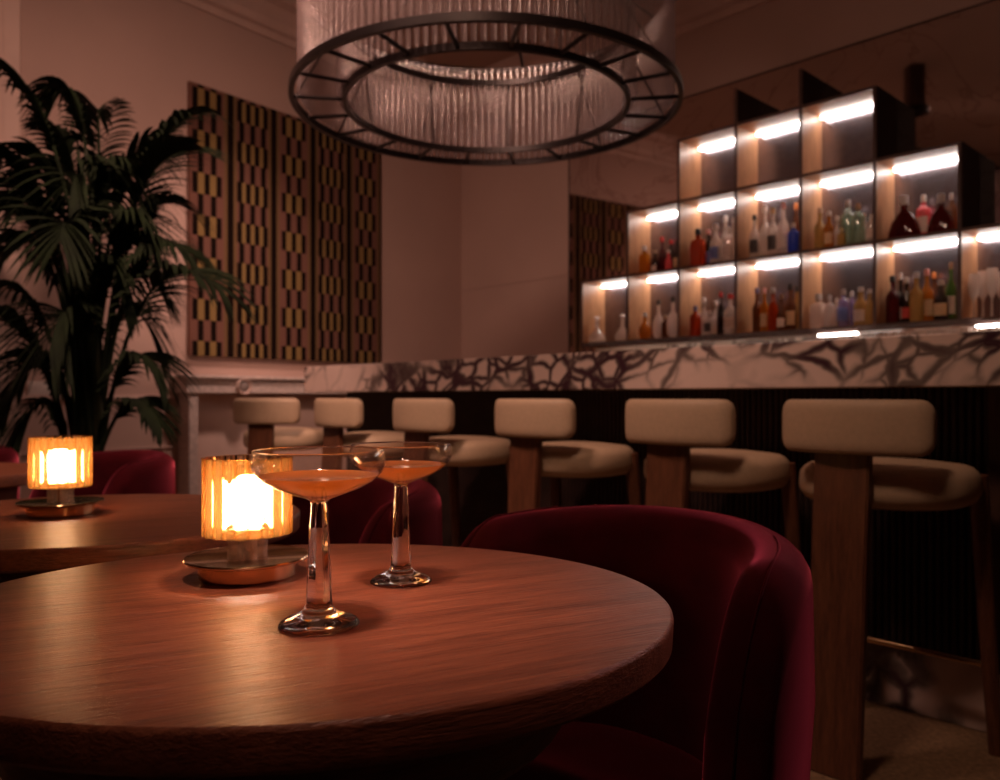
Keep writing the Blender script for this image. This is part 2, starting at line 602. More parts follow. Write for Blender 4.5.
def run_profile(name, a, b, prof, mat):
    """moulding: profile (out, z) swept from a to b; out = distance into the room"""
    d = (b - a).normalized()
    nrm = Vector((-d.y, d.x, 0))
    if nrm.dot(cen - a) < 0: nrm = -nrm
    mb = MB()
    rows = [[Vector((p.x, p.y, 0)) + nrm * o_ + Vector((0, 0, z)) for (o_, z) in prof] for p in (a, b)]
    vs = mb.grid(rows, wrap=True)
    mb.bm.faces.new(vs[0]); mb.bm.faces.new(vs[-1][::-1])
    return struct(mb.build(name, mat, smooth=False))


corn = [(0.0, H - 0.24), (0.015, H - 0.24), (0.02, H - 0.20), (0.05, H - 0.185), (0.055, H - 0.14), (0.10, H - 0.07),
        (0.15, H - 0.045), (0.16, H - 0.0), (0.0, H - 0.0)]
run_profile('trim_1', C0, L1, corn, M['cornice'])
run_profile('trim_2', C0, R1, corn, M['cornice'])
run_profile('trim_3', L1, F1, corn, M['cornice'])
run_profile('trim_4', F1, R1, corn, M['cornice'])
base = [(0, 0.0), (0.022, 0.0), (0.022, 0.12), (0.012, 0.15), (0, 0.15)]
run_profile('baseboard_left', C0, L1, base, M['cornice'])
run_profile('baseboard_back', C0, R1, base, M['cornice'])
# dado moulding and raised panel strips on the tapestry wall
run_profile('trim_5', tap_pt(2.62, 0), tap_pt(8.4, 0), [(0, 0.93), (0.012, 0.93), (0.018, 0.945), (0.012, 0.96), (0, 0.96)], M['wall'])
run_profile('trim_6', tap_pt(2.62, 0), tap_pt(8.4, 0), [(0, 0.66), (0.006, 0.66), (0.008, 0.668), (0.006, 0.676), (0, 0.676)], M['wall'])
# pilaster at the left of the picture
mb = MB()
mb.box((0, 0, (H - 0.24) / 2), (0.5, 0.09, H - 0.24), bev=0.01)
mb.box((0, -0.03, 0.12), (0.54, 0.10, 0.24), bev=0.01)
mb.box((0, -0.05, 1.7), (0.34, 0.03, 2.3), bev=0.01)
pl = mb.build('trim_7', M['cornice'], smooth=False)
p = tap_pt(3.70, 0.046); pl.location = p; pl.rotation_euler = (0, 0, TA)
struct(pl)
# joint line on the plain back wall panel
run_profile('trim_8', bar_pt(4.90, 4.257), bar_pt(3.80, 4.257), [(0, 1.815), (0.004, 1.815), (0.004, 1.822), (0, 1.822)], M['wall'])

# mirror on the back wall
mr = empty('antiqued_mirror', bar_pt(1.2, 4.247, 0), BA)
tag(mr, 'large antiqued mirror on the wall behind the lit bottle shelves', 'mirror')
mw0, mw1 = -(3.765 - 1.2), (1.2 + 2.0)
MB().box(((mw0 + mw1) / 2, 0, 1.96), (mw1 - mw0, 0.012, 1.68)).build('glass_pane', M['mirror'], mr, smooth=False)
mb = MB()
mb.box((mw0 - 0.003, -0.002, 1.96), (0.006, 0.018, 1.69))
mb.box(((mw0 + mw1) / 2, -0.004, 2.803), (mw1 - mw0, 0.018, 0.006))
mb.build('frame', M['shelf_edge'], mr, smooth=False)

# tapestry
tp = empty('wall_tapestry', tap_pt(2.545, 0.0, 1.185), TA)
tag(tp, 'large woven wall hanging with ochre, rose and black stepped stripes', 'tapestry')
MB().box((0.755, -0.02, 0.79), (1.50, 0.03, 1.575), bev=0.004).build('woven_panel', M['tapestry'], tp, smooth=False)
MB().box((0.755, -0.004, 0.79), (1.46, 0.006, 1.54)).build('backing_board', M['shelf_side'], tp, smooth=False)

# mantel / stone console under the tapestry
mt = empty('stone_mantelpiece', tap_pt(2.62, 0.0), TA)
tag(mt, 'pale stone mantelpiece with a round boss below the woven wall hanging', 'mantelpiece')
MB().box((0.95, -0.07, 1.012), (1.9, 0.135, 0.085), bev=0.006).build('frieze', M['mantel'], mt, smooth=False)
MB().box((0.95, -0.08, 1.064), (1.94, 0.155, 0.02), bev=0.005).build('mantel_shelf', M['mantel'], mt, smooth=False)
for x_ in (0.05, 1.85):
    MB().box((x_, -0.066, 0.485), (0.06, 0.12, 0.966), bev=0.008).build('jamb', M['mantel'], mt, smooth=False)
MB().box((0.95, -0.018, 0.485), (1.75, 0.03, 0.966), bev=0.004).build('hearth_panel', M['cornice'], mt, smooth=False)
mb = MB().lathe([(0.0, 0.0), (0.050, 0.0), (0.052, 0.014), (0.044, 0.024), (0.034, 0.016), (0.034, 0.012)], 32)
ro = mb.build('boss', M['cornice'], mt)
ro.location = (0.36, -0.138, 1.012); ro.rotation_euler = (PI / 2, 0, 0)
ro2 = MB().lathe([(0, 0.008), (0.029, 0.008), (0.026, 0.017), (0.012, 0.02), (0, 0.021)], 24).build('boss_centre', M['rose'], ro)

sw = MB().box((0, -0.006, 0), (0.12, 0.012, 0.085), bev=0.004).build('light_switch', M['white'])
sw.location = tap_pt(3.33, 0.0, 0.985); sw.rotation_euler = (0, 0, TA)
tag(sw, 'small pale switch plate on the wall behind the palm', 'switch')

# ---------------------------------------------------------------- bar
S_END, S_NEAR = 3.95, -0.9
bar = empty('bar_counter', bar_pt(S_END, 2.253), BA)       # x 0 at the far end, runs to the right
tag(bar, 'long bar with veined marble top slab and dark fluted front', 'bar counter')
LB = S_END - S_NEAR
MB().box((LB / 2, 0.33, 1.046), (LB, 0.66, 0.138), bev=0.004).build('countertop', M['marble'], bar, smooth=False)
mb = MB()
x0 = 0.03; yb = 0.27
mb.box((x0 + (LB - x0) / 2, yb + 0.18, 0.583), (LB - x0, 0.32, 0.788))
mb.build('carcass', M['darkwood'], bar, smooth=False)
mb = MB()
npt = 2.60
k = 0
xx = x0 + 0.01
rows = []
while xx < LB - 0.02:
    # one half-round flute
    rr = 0.0095
    pts = [(xx + rr - rr * math.cos(PI * q / 5), yb + 0.018 - rr * 1.3 * math.sin(PI * q / 5)) for q in range(6)]
    rows += pts
    xx += 0.021
vs = mb.grid([[(x_, y_, 0.19) for x_, y_ in rows], [(x_, y_, 0.977) for x_, y_ in rows]])
mb.build('fluted_front', M['darkwood'], bar, angle=60)
MB().box((0.018, yb + 0.17, 0.488), (0.03, 0.34, 0.976), bev=0.003).build('end_panel', M['darkwood'], bar, smooth=False)
MB().box((S_END - 0.60, yb - 0.012, 0.583), (0.15, 0.035, 0.786), bev=0.003).build('end_post', M['trimwood'], bar, smooth=False)
MB().box((x0 + (LB - x0) / 2 + 0.05, yb + 0.05, 0.095), (LB - x0 - 0.1, 0.04, 0.188), bev=0.003).build('plinth', M['marble_low'], bar, smooth=False)

# ---------------------------------------------------------------- back bar counter
bc = empty('back_counter', bar_pt(3.50, 3.795), BA)
tag(bc, 'pale stone back counter under the lit bottle shelves', 'counter')
LC = 5.0
MB().box((LC / 2, 0.23, 0.56), (LC, 0.40, 1.12)).build('cabinet_body', M['darkwood'], bc, smooth=False)
MB().box((LC / 2, 0.22, 1.145), (LC, 0.44, 0.05), bev=0.003).build('countertop', M['stone'], bc, smooth=False)
MB().box((LC / 2, 0.425, 1.2245), (LC, 0.02, 0.108)).build('backsplash', M['stone'], bc, smooth=False)

# ---------------------------------------------------------------- lit shelves
S0, CW = 3.44, 0.374
ZR = [1.298, 1.705, 2.10, 2.458]
sh = empty('bottle_shelving', bar_pt(S0, 4.0), BA)
tag(sh, 'stepped grid of wooden shelves with a white light strip in every cubby', 'shelving')
TH = 0.013
DEP = 0.238
NB = 9
rowcols = [(0, NB), (1, 6), (2, 5)]


def board(name, c, s, mat, parent):
    return MB().box(c, s).build(name, mat, parent, smooth=False)


# horizontal boards: extents at each level
levels = [(0, NB), (0, NB), (1, 6), (2, 5)]
for i, (k0, k1) in enumerate(levels):
    L = (k1 - k0) * CW
    b_ = board('shelf_board', ((k0 + k1) / 2 * CW, DEP / 2, ZR[i]), (L + TH, DEP, TH), M['shelf_lit'], sh)
    e_ = board('edge_strip', ((k0 + k1) / 2 * CW, -0.003, ZR[i]), (L + TH + 0.004, 0.006, TH + 0.001), M['shelf_edge'], b_)
for r_, (k0, k1) in enumerate(rowcols):
    za, zb = ZR[r_] + TH / 2, ZR[r_ + 1] - TH / 2
    for k in range(k0, k1 + 1):
        x_ = k * CW
        top = zb
        if r_ == 2 and k in (3, 4): top = ZR[3] + 0.20
        # lit left-hand face of oak, the outside of the end dividers darker
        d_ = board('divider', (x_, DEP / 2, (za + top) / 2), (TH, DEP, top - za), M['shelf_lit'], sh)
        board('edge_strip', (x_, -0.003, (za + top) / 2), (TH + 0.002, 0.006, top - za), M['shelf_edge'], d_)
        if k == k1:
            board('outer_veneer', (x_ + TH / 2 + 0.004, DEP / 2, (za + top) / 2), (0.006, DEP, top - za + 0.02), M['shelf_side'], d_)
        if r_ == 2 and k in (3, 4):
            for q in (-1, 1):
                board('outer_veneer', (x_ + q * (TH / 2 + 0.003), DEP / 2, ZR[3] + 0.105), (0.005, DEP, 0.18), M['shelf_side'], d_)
    board('back_panel', ((k0 + k1) / 2 * CW, DEP - 0.006, (ZR[r_] + ZR[r_ + 1]) / 2), ((k1 - k0) * CW - 0.004, 0.008, ZR[r_ + 1] - ZR[r_] - TH - 0.002), M['soffit'], sh)
    for k in range(k0, k1):
        MB().box(((k + 0.5) * CW, 0.195, zb - 0.009), (CW - TH - 0.024, 0.034, 0.014), bev=0.006).build('light_strip', M['led'], sh, smooth=False)
for k in range(0, NB):
    MB().box(((k + 0.5) * CW, 0.028, ZR[0] - TH / 2 - 0.005), (CW * 0.9, 0.012, 0.007)).build('under_light_strip', M['led_under'], sh, smooth=False)
for kx, wd in ((4.55, 0.20), (6.65, 0.34), (8.0, 0.5)):
    MB().box((kx * CW, -0.03, 1.262), (wd, 0.016, 0.012), bev=0.004).build('light_strip', M['led'], sh, smooth=False)
    MB().box((kx * CW, -0.018, 1.276), (wd * 0.9, 0.010, 0.022)).build('strip_bracket', M['shelf_edge'], sh, smooth=False)
MB().box((NB * CW / 2, 0.0, ZR[0] - TH / 2 - 0.009), (NB * CW, 0.008, 0.016)).build('lip', M['shelf_edge'], sh, smooth=False)

# ---------------------------------------------------------------- bottles
bot_mats = {}


def bmat(name, color, kind='glass'):
    key = name
    if key in bot_mats: return bot_mats[key]
    if kind == 'glass':
        m, nt, out = new_mat('bottle_' + name)
        principled(nt, out, Base_Color=color, Roughness=0.07, IOR=1.45, Transmission_Weight=0.55)
    elif kind == 'clear':
        m = seethrough('bottle_' + name, (0.96, 0.93, 0.92), 0.42, color, gloss=0.15, grough=0.1, transl=0.5)
    else:
        m = plain('bottle_' + name, color, 0.4, nscale=50)
    bot_mats[key] = m
    return m


BC = {
    'amber': ((0.75, 0.26, 0.02), 'glass'), 'orange-red': ((0.65, 0.07, 0.01), 'glass'), 'dark red': ((0.14, 0.01, 0.012), 'glass'),
    'clear': ((0.80, 0.66, 0.58), 'clear'), 'dark': ((0.035, 0.012, 0.008), 'glass'), 'pale gold': ((0.72, 0.46, 0.16), 'glass'),
    'green': ((0.10, 0.30, 0.04), 'glass'), 'frosted': ((0.86, 0.68, 0.60), 'clear'), 'blue': ((0.004, 0.045, 0.55), 'plain'),
    'pink': ((0.75, 0.08, 0.10), 'plain'), 'violet': ((0.30, 0.22, 0.48), 'clear'), 'brown': ((0.25, 0.07, 0.015), 'glass'),
    'sea green': ((0.20, 0.38, 0.24), 'clear'),
}
CAPC = {'black': (0.012, 0.01, 0.012), 'white': (0.75, 0.66, 0.62), 'red': (0.62, 0.03, 0.03), 'pink': (0.72, 0.30, 0.28),
        'gold': (0.5, 0.3, 0.12), 'orange': (0.7, 0.22, 0.05), 'violet': (0.12, 0.10, 0.25), 'cork': (0.45, 0.28, 0.17), 'silver': (0.55, 0.5, 0.5)}
for k_, v_ in CAPC.items():
    bmat('cap_' + k_, v_, 'plain')
LABC = {'white': (0.75, 0.62, 0.55), 'dark': (0.05, 0.035, 0.035), 'cream': (0.7, 0.5, 0.3), 'blue': (0.12, 0.16, 0.42), 'red': (0.6, 0.06, 0.05)}
for k_, v_ in LABC.items():
    bmat('label_' + k_, v_, 'plain')


def bottle_profile(kind, w, h):
    r = w / 2
    if kind == 'tall':
        return [(0, 0), (r * .9, 0), (r, .006), (r, h * .52), (r * .93, h * .58), (r * .55, h * .66), (r * .36, h * .72), (r * .34, h * .86), (r * .40, h * .865), (r * .40, h * .885), (0, h * .885)]
    if kind == 'slim':
        return [(0, 0), (r * .9, 0), (r, .006), (r, h * .42), (r * .8, h * .55), (r * .45, h * .70), (r * .36, h * .86), (r * .42, h * .87), (0, h * .88)]
    if kind == 'squat':
        return [(0, 0), (r * .9, 0), (r, .008), (r, h * .62), (r * .85, h * .70), (r * .40, h * .76), (r * .34, h * .84), (0, h * .85)]
    if kind == 'round':
        return [(0, 0), (r * .55, 0), (r * .85, h * .10), (r, h * .28), (r * .92, h * .44), (r * .6, h * .57), (r * .28, h * .66), (r * .24, h * .86), (r * .3, h * .87), (0, h * .88)]
    if kind == 'flare':
        return [(0, 0), (r * .97, 0), (r, .010), (r * .96, h * .18), (r * .78, h * .40), (r * .5, h * .56), (r * .22, h * .66), (r * .19, h * .80), (0, h * .81)]
    if kind == 'carafe':
        return [(0, 0), (r * .8, 0), (r, h * .08), (r * .95, h * .22), (r * .5, h * .42), (r * .24, h * .55), (r * .22, h * .84), (r * .3, h * .86), (0, h * .87)]


def make_bottle(kind, w, h, body, cap, lab, square):
    root = empty(('decanter' if kind in ('carafe',) else 'liquor_bottle'))
    c, k = BC[body]
    prof = bottle_profile(kind, w, h)
    n = 4 if square else 20
    mb = MB()
    if square:
        mb.lathe([(r_ * 1.22, z) if r_ > w * .3 else (r_, z) for r_, z in prof], 4, rot0=PI / 4, sy=0.75)
        es = [e for e in mb.bm.edges if abs(e.verts[0].co.z - e.verts[1].co.z) > 1e-5 and e.verts[0].co.xy.length > w * .3]
        bmesh.ops.bevel(mb.bm, geom=es, offset=w * .10, segments=3, affect='EDGES')
    else:
        sy = 0.45 if kind == 'flare' else 1.0
        mb.lathe(prof, 20, sy=sy)
    mb.build('body', bmat(body, c, k), root)
    ztop = prof[-1][1]
    rc = max(prof[-2][0] * 1.08, w * .13)
    if kind == 'carafe':
        MB().lathe([(0, ztop), (rc * .7, ztop), (rc * 1.3, ztop + (h - ztop) * .5), (rc * .8, h - .003), (0, h)], 14).build('stopper', bmat(body, c, k), root)
    else:
        MB().lathe([(0, ztop - .002), (rc, ztop - .002), (rc, h - .004), (rc * .8, h), (0, h)], 14).build('cap', bot_mats['cap_' + cap], root)
    if lab:
        z0, z1 = prof[3][1] * 0.25, prof[3][1] * 0.82
        if square:
            lb = MB().box((0, -w * .5 * 1.22 * .7071 * .75 - .001, (z0 + z1) / 2), (w * .62, .002, z1 - z0))
        else:
            lb = MB()
            rows = [[(w / 2 * 1.02 * math.sin(a), -w / 2 * 1.02 * math.cos(a), z) for a in [(-1.1 + 2.2 * q / 10) for q in range(11)]] for z in (z0, z1)]
            lb.grid(rows)
        lb.build('label', bot_mats['label_' + lab], root)
    return root


# (column px, width px, top row px, kind, body, cap, label, square, depth in the cubby)
MID, BOT = 1, 0
bottles = {
    ("middle row's first cubby", MID): [
        (644.5, 12, 246, 'squat', 'amber', 'silver', None, 1, .12), (655, 7, 250, 'slim', 'dark', 'cork', 'white', 0, .16), (662, 8, 237, 'tall', 'dark red', 'red', None, 0, .20),
        (668.6, 7, 250, 'slim', 'pink', 'white', None, 0, .12), (671, 8, 240, 'tall', 'dark', 'red', None, 0, .29), (677, 7, 241, 'tall', 'dark', 'black', 'cream', 0, .16)],
    ("middle row's second cubby", MID): [
        (698, 16, 229, 'squat', 'orange-red', 'black', None, 1, .12), (708.5, 9, 230, 'tall', 'dark', 'pink', 'blue', 0, .17), (716, 12, 224, 'tall', 'clear', 'white', 'blue', 0, .10),
        (725.6, 10, 215.6, 'tall', 'clear', 'white', None, 0, .24), (733.5, 9, 217, 'tall', 'clear', 'silver', None, 0, .25), (729, 11, 227, 'squat', 'frosted', 'silver', 'white', 0, .10)],
    ("middle row's third cubby", MID): [
        (754.5, 10, 215, 'tall', 'clear', 'black', 'dark', 0, .10), (765, 10, 206, 'tall', 'clear', 'white', None, 0, .15), (773, 11, 208, 'tall', 'clear', 'gold', 'dark', 0, .10),
        (783.5, 11, 202.5, 'tall', 'frosted', 'pink', 'white', 0, .12), (796, 9, 203, 'tall', 'brown', 'orange', None, 0, .28), (793.5, 11, 223, 'squat', 'blue', 'white', None, 0, .10)],
    ("middle row's fourth cubby", MID): [
        (820, 11, 208, 'tall', 'pale gold', 'cork', None, 0, .14), (829, 9, 211, 'tall', 'amber', 'white', 'cream', 0, .10), (837, 9, 216, 'round', 'clear', 'white', None, 0, .18),
        (841.5, 8, 228, 'squat', 'pale gold', 'gold', None, 1, .08), (848, 14, 200, 'squat', 'sea green', 'silver', None, 0, .22), (858, 13, 203, 'squat', 'sea green', 'cork', None, 0, .27),
        (853, 12, 220, 'squat', 'clear', 'white', None, 1, .08), (864, 11, 213, 'round', 'clear', 'silver', None, 0, .14), (871, 9, 214, 'squat', 'clear', 'silver', 'white', 0, .08)],
    ("middle row's fifth cubby", MID): [
        (904, 32, 196, 'flare', 'dark red', 'silver', None, 0, .12), (923.5, 13, 195, 'squat', 'pink', 'white', 'white', 0, .20), (941, 27, 194, 'flare', 'dark red', 'silver', None, 0, .12),
        (951.5, 10, 193, 'squat', 'brown', 'silver', None, 0, .26)],
    ("bottom row's first cubby", BOT): [
        (596.5, 18, 316, 'carafe', 'clear', 'white', None, 0, .10), (622.5, 15, 314, 'carafe', 'clear', 'white', None, 0, .10)],
    ("bottom row's second cubby", BOT): [
        (645, 13, 313, 'round', 'amber', 'silver', None, 0, .10), (658.5, 12, 300, 'round', 'frosted', 'black', None, 0, .12), (665.5, 8, 315, 'squat', 'brown', 'cork', None, 0, .10),
        (673, 13, 297, 'round', 'frosted', 'black', None, 0, .12)],
    ("bottom row's third cubby", BOT): [
        (695.5, 11, 306, 'squat', 'orange-red', 'violet', None, 0, .10), (704, 9, 298, 'slim', 'clear', 'white', None, 0, .20), (709.5, 12, 311, 'squat', 'clear', 'white', 'dark', 1, .09),
        (715.5, 8, 301, 'slim', 'clear', 'white', None, 0, .22), (721, 8, 292, 'tall', 'dark', 'red', None, 0, .28), (730.5, 13, 294, 'tall', 'clear', 'red', 'white', 0, .12)],
    ("bottom row's fourth cubby", BOT): [
        (757, 9, 288, 'tall', 'brown', 'violet', None, 0, .14), (764.5, 8, 288, 'tall', 'amber', 'pink', 'cream', 0, .12), (773, 10, 288, 'tall', 'orange-red', 'silver', None, 0, .14),
        (781.5, 9, 294, 'slim', 'brown', 'cork', 'white', 0, .12), (790.5, 11, 284, 'tall', 'brown', 'black', 'cream', 0, .16), (797, 9, 286, 'slim', 'pale gold', 'black', None, 0, .24)],
    ("bottom row's fifth cubby", BOT): [
        (817, 17, 294, 'squat', 'frosted', 'silver', None, 1, .12), (829.5, 10, 295, 'squat', 'frosted', 'silver', None, 0, .10), (837, 8, 298, 'squat', 'clear', 'white', None, 0, .18),
        (843.5, 12, 289, 'squat', 'violet', 'silver', 'blue', 0, .12), (852, 10, 291, 'squat', 'violet', 'silver', None, 0, .22), (861, 14, 287, 'tall', 'pale gold', 'silver', 'white', 0, .14),
        (869.5, 9, 289, 'tall', 'pale gold', 'silver', None, 0, .10)],
    ("bottom row's sixth cubby", BOT): [
        (892.5, 13, 276, 'tall', 'dark red', 'black', None, 0, .12), (900.5, 8, 273, 'slim', 'dark', 'white', 'white', 0, .20), (906.5, 9, 277, 'slim', 'dark', 'white', 'red', 0, .12),
        (916.6, 13, 272, 'tall', 'pale gold', 'silver', None, 0, .12), (927, 12, 269, 'tall', 'amber', 'pink', 'cream', 0, .13), (934, 9, 272, 'slim', 'brown', 'orange', None, 0, .27),
        (941, 13, 280, 'tall', 'dark', 'white', 'cream', 0, .11), (951, 9, 262, 'tall', 'green', 'cork', 'white', 0, .14)],
}
ORD = ['leftmost', 'second', 'third', 'fourth', 'fifth', 'sixth', 'seventh', 'eighth', 'ninth']
KW = {'tall': 'tall', 'slim': 'slim', 'squat': 'squat', 'round': 'round', 'flare': 'flared', 'carafe': 'round'}
for (cub, row), lst in bottles.items():
    order = sorted(range(len(lst)), key=lambda i: lst[i][0])
    rank = {i: q for q, i in enumerate(order)}
    placed = []
    for i, (px, wpx, ty, kind, body, cap, lab, sq, dp) in enumerate(lst):
        kcell = int(math.floor((S0 - bar_px(px, 4.0 + 0.08)[0]) / CW))
        zb = ZR[row] + TH / 2 + 0.0005
        best = None
        for dq in [q * 0.01 for q in range(2, 22)]:
            s, D = bar_px(px, 4.0 + dq)
            w_ = wpx * D / FPX
            hw = w_ / 2 * 1.02
            hd = w_ / 2 * (0.75 if sq else (0.5 if kind == 'flare' else 1.02))
            lo, hi = S0 - (kcell + 1) * CW + TH / 2 + hw + .003, S0 - kcell * CW - TH / 2 - hw - .003
            sc_ = min(max(s, lo), hi)
            bad = 0
            for (s2, d2, hw2, hd2) in placed:
                ox = hw + hw2 + .002 - abs(sc_ - s2); oy = hd + hd2 + .002 - abs(dq - d2)
                if ox > 0 and oy > 0: bad += min(ox, oy)
            dpt = dp * 0.72
            cost = abs(dq - dpt) + abs(sc_ - s) * 2 + bad * 60 + (0.5 if dq + hd > DEP - 0.012 or dq - hd < 0.004 else 0)
            if best is None or cost < best[0]: best = (cost, dq, sc_, D, w_, hw, hd)
        _, dp, s, D, w_, hw, hd = best
        placed.append((s, dp, hw, hd))
        h_ = EYE + (HZ - ty) * D / FPX - zb
        root = make_bottle(kind, w_, h_, body, cap, lab, sq)
        root.location = bar_pt(s, 4.0 + dp, zb)
        root.rotation_euler = (0, 0, BA + random.uniform(-.25, .25) * (0.0 if sq or kind == 'flare' else 1))
        pos = 'leftmost' if rank[i] == 0 else ('rightmost' if rank[i] == len(lst) - 1 else ORD[rank[i]] + ' from left')
        col = {'clear': 'clear glass', 'frosted': 'milky clear'}.get(body, body)
        if kind == 'carafe':
            lab_ = f'small clear glass decanter with stopper, {pos} in {cub}'
        else:
            lab_ = f'{KW[kind]} {col} bottle, {cap} cap, {pos} in {cub}'
        tag(root, lab_, 'decanter' if kind == 'carafe' else 'bottle', 'bottles in the ' + cub)

# stemmed glasses in the seventh cubby, tumblers on the back counter
gm = bmat('clear', *BC['clear'])
for i, (px, ty, dp) in enumerate([(974, 274, .05), (983, 271, .12), (992, 268, .05), (1002, 272, .12), (1011, 268, .05)]):
    s, D = bar_px(px, 4.0 + dp)
    zb = ZR[0] + TH / 2 + 0.0005
    h = EYE + (HZ - ty) * D / FPX - zb
    r = 0.026
    root = empty('champagne_flute', bar_pt(s, 4.0 + dp, zb), BA)
    MB().lathe([(0, 0), (r, 0), (r, .002), (.006, .006), (.004, h * .35), (.006, h * .40)], 20).build('stem', gm, root)
    MB().lathe([(.006, h * .40), (.020, h * .52), (r, h * .75), (r * .85, h), (r * .80, h), (r * .94, h * .75), (.017, h * .54), (.004, h * .43)], 20).build('bowl', gm, root)
    tag(root, f'clear stemmed glass, {["leftmost", "second from left", "third from left", "fourth from left", "fifth from left"][i]} in the seventh cubby of the bottom row', 'glass', 'stemmed glasses in the seventh cubby')
tw = None
NT = 12
for i in range(NT):
    px = 879 + i * 8.6
    s, D = bar_px(px, 3.96)
    if tw is None:
        tw = MB().lathe([(0, 0), (.014, 0), (.017, .004), (.020, .088), (.018, .088), (.0155, .008), (0, .007)], 20).build('shot_glass', gm)
        o = tw
    else:
        o = tw.copy(); COL.objects.link(o)
    o.location = bar_pt(s, 3.96, 1.1705)
    SO = ['leftmost', 'second from left', 'third from left', 'fourth from left', 'fifth from left', 'sixth from left',
          'sixth from right', 'fifth from right', 'fourth from right', 'third from right', 'second from right', 'rightmost']
    tag(o, f'clear shot glass on the counter below the shelves, {SO[i]} in the row', 'glass', 'shot glasses on the back counter')


# ---------------------------------------------------------------- bar stools
def superell(rx, ry, z, n=40, e=2.6, cy=0.0):
    out = []
    for k in range(n):
        a = 2 * PI * k / n
        ca, sa = math.cos(a), math.sin(a)
        out.append((rx * abs(ca) ** (2 / e) * (1 if ca >= 0 else -1), cy + ry * abs(sa) ** (2 / e) * (1 if sa >= 0 else -1), z))
    return out


def cushion(mb, rx, ry, z0, z1, rnd, e=2.4, crown=0.01, n=40, cy=0.0):
    rings = []
    q = 5
    for i in range(q + 1):
        a = PI / 2 * i / q
        rings.append(superell(rx - rnd + rnd * math.sin(a), ry - rnd + rnd * math.sin(a), z0 + rnd - rnd * math.cos(a), n, e, cy))
    for i in range(1, q + 1):
        a = PI / 2 * i / q
        rings.append(superell(rx - rnd + rnd * math.cos(a), ry - rnd + rnd * math.cos(a), z1 - rnd + rnd * math.sin(a), n, e, cy))
    rings.append(superell((rx - rnd) * .6, (ry - rnd) * .6, z1 + crown * .8, n, e, cy))
    rings.append(superell((rx - rnd) * .2, (ry - rnd) * .2, z1 + crown, n, e, cy))
    vs = mb.grid(rings, wrap=True)
    mb.bm.faces.new(vs[0][::-1]); mb.bm.faces.new(vs[-1])
    return mb


def make_stool():
    root = empty('bar_stool')
    mb = MB(); cushion(mb, 0.216, 0.212, 0.668, 0.772, 0.042)
    mb.build('seat', M['leather'], root)
    # backrest: gently curved padded bar
    mb = MB()
    W, z0, z1 = 0.376, 0.808, 0.944
    rings = []
    nseg = 36
    for i in range(nseg + 1):
        u_ = math.sin(PI / 2 * (-1 + 2 * i / nseg))
        edge = max(0.0, (abs(u_) - 0.84) / 0.16)
        f = math.sqrt(max(0.0, 1 - edge ** 2))
        x = u_ * W / 2
        y = -0.262 + 0.05 * u_ * u_
        hh = (z1 - z0) / 2 - 0.036 * (1 - f)
        th = 0.024 * (0.30 + 0.70 * f)
        ring = []
        for k in range(32):
            a = 2 * PI * k / 32
            ca, sa = math.cos(a), math.sin(a)
            ring.append((x, y + th * abs(ca) ** .6 * (1 if ca >= 0 else -1), (z0 + z1) / 2 + hh * abs(sa) ** .45 * (1 if sa >= 0 else -1)))
        rings.append(ring)
    vs = mb.grid(rings, wrap=True)
    mb.bm.faces.new(vs[0][::-1]); mb.bm.faces.new(vs[-1])
    mb.build('backrest', M['leather'], root, angle=70)
    # wide plank leg behind
    mb = MB()
    PXO = -0.020
    pts = [(-0.265, 0.0, .066), (-0.250, 0.35, .068), (-0.238, 0.65, .069), (-0.228, 0.86, .069)]
    rows = []
    for (y, z, hw) in pts:
        xo = PXO - 0.010 * (1 - z / 0.86)
        rows.append([(xo - hw, y - .014, z), (xo + hw, y - .014, z), (xo + hw, y + .016, z), (xo - hw, y + .016, z)])
    vs = mb.grid(rows, wrap=True)
    mb.bm.faces.new(vs[0][::-1]); mb.bm.faces.new(vs[-1])
    es = [e for e in mb.bm.edges]
    bmesh.ops.bevel(mb.bm, geom=es, offset=0.004, segments=2, affect='EDGES')
    mb.build('back_leg', M['stoolwood'], root, angle=30)
    for sx in (-1, 1):
        MB().tube([(sx * 0.214, 0.17, 0.0), (sx * 0.200, 0.13, 0.40), (sx * 0.190, 0.10, 0.745)], [0.018, 0.022, 0.024], 14).build('leg', M['stoolwood'], root)
    mb = MB()
    mb.tube([(-.205, 0.148, 0.24), (0.205, 0.148, 0.24)], 0.010, 10)
    mb.build('footrest', M['brass'], root)
    mb = MB().lathe([(0, 0.664), (0.165, 0.664), (0.17, 0.668), (0.17, 0.674), (0, 0.674)], 40)
    mb.build('seat_base', M['stoolwood'], root, smooth=False)
    return root


stool_spec = [
    (0.85, 2.25, 0, 'cream leather bar stool nearest the camera, wide walnut plank leg in full view'),
    (1.375, 2.25, 0, 'cream leather bar stool directly left of the nearest stool'),
    (1.975, 2.25, 0, 'cream leather bar stool in the middle of the row, right of the rear cocktail glass'),
    (2.61, 2.25, 0, 'cream leather bar stool with its backrest seen just above the rear cocktail glass'),
    (3.25, 2.25, 0, 'cream leather bar stool second from the far end, above the front cocktail glass'),
]
proto = make_stool()
for i, (s, b, rz, lab) in enumerate(stool_spec):
    o = proto if i == 0 else copy_tree(proto)
    o.location = bar_pt(s, b)
    o.rotation_euler = (0, 0, BA + rz)
    tag(o, lab, 'bar stool', 'bar stools along the marble bar')
o = copy_tree(proto)
o.location = (-1.185, 4.42, 0)
o.rotation_euler = (0, 0, math.radians(-12))
tag(o, 'cream bar stool at the far end of the bar, in front of the stone mantelpiece', 'bar stool', 'bar stools along the marble bar')

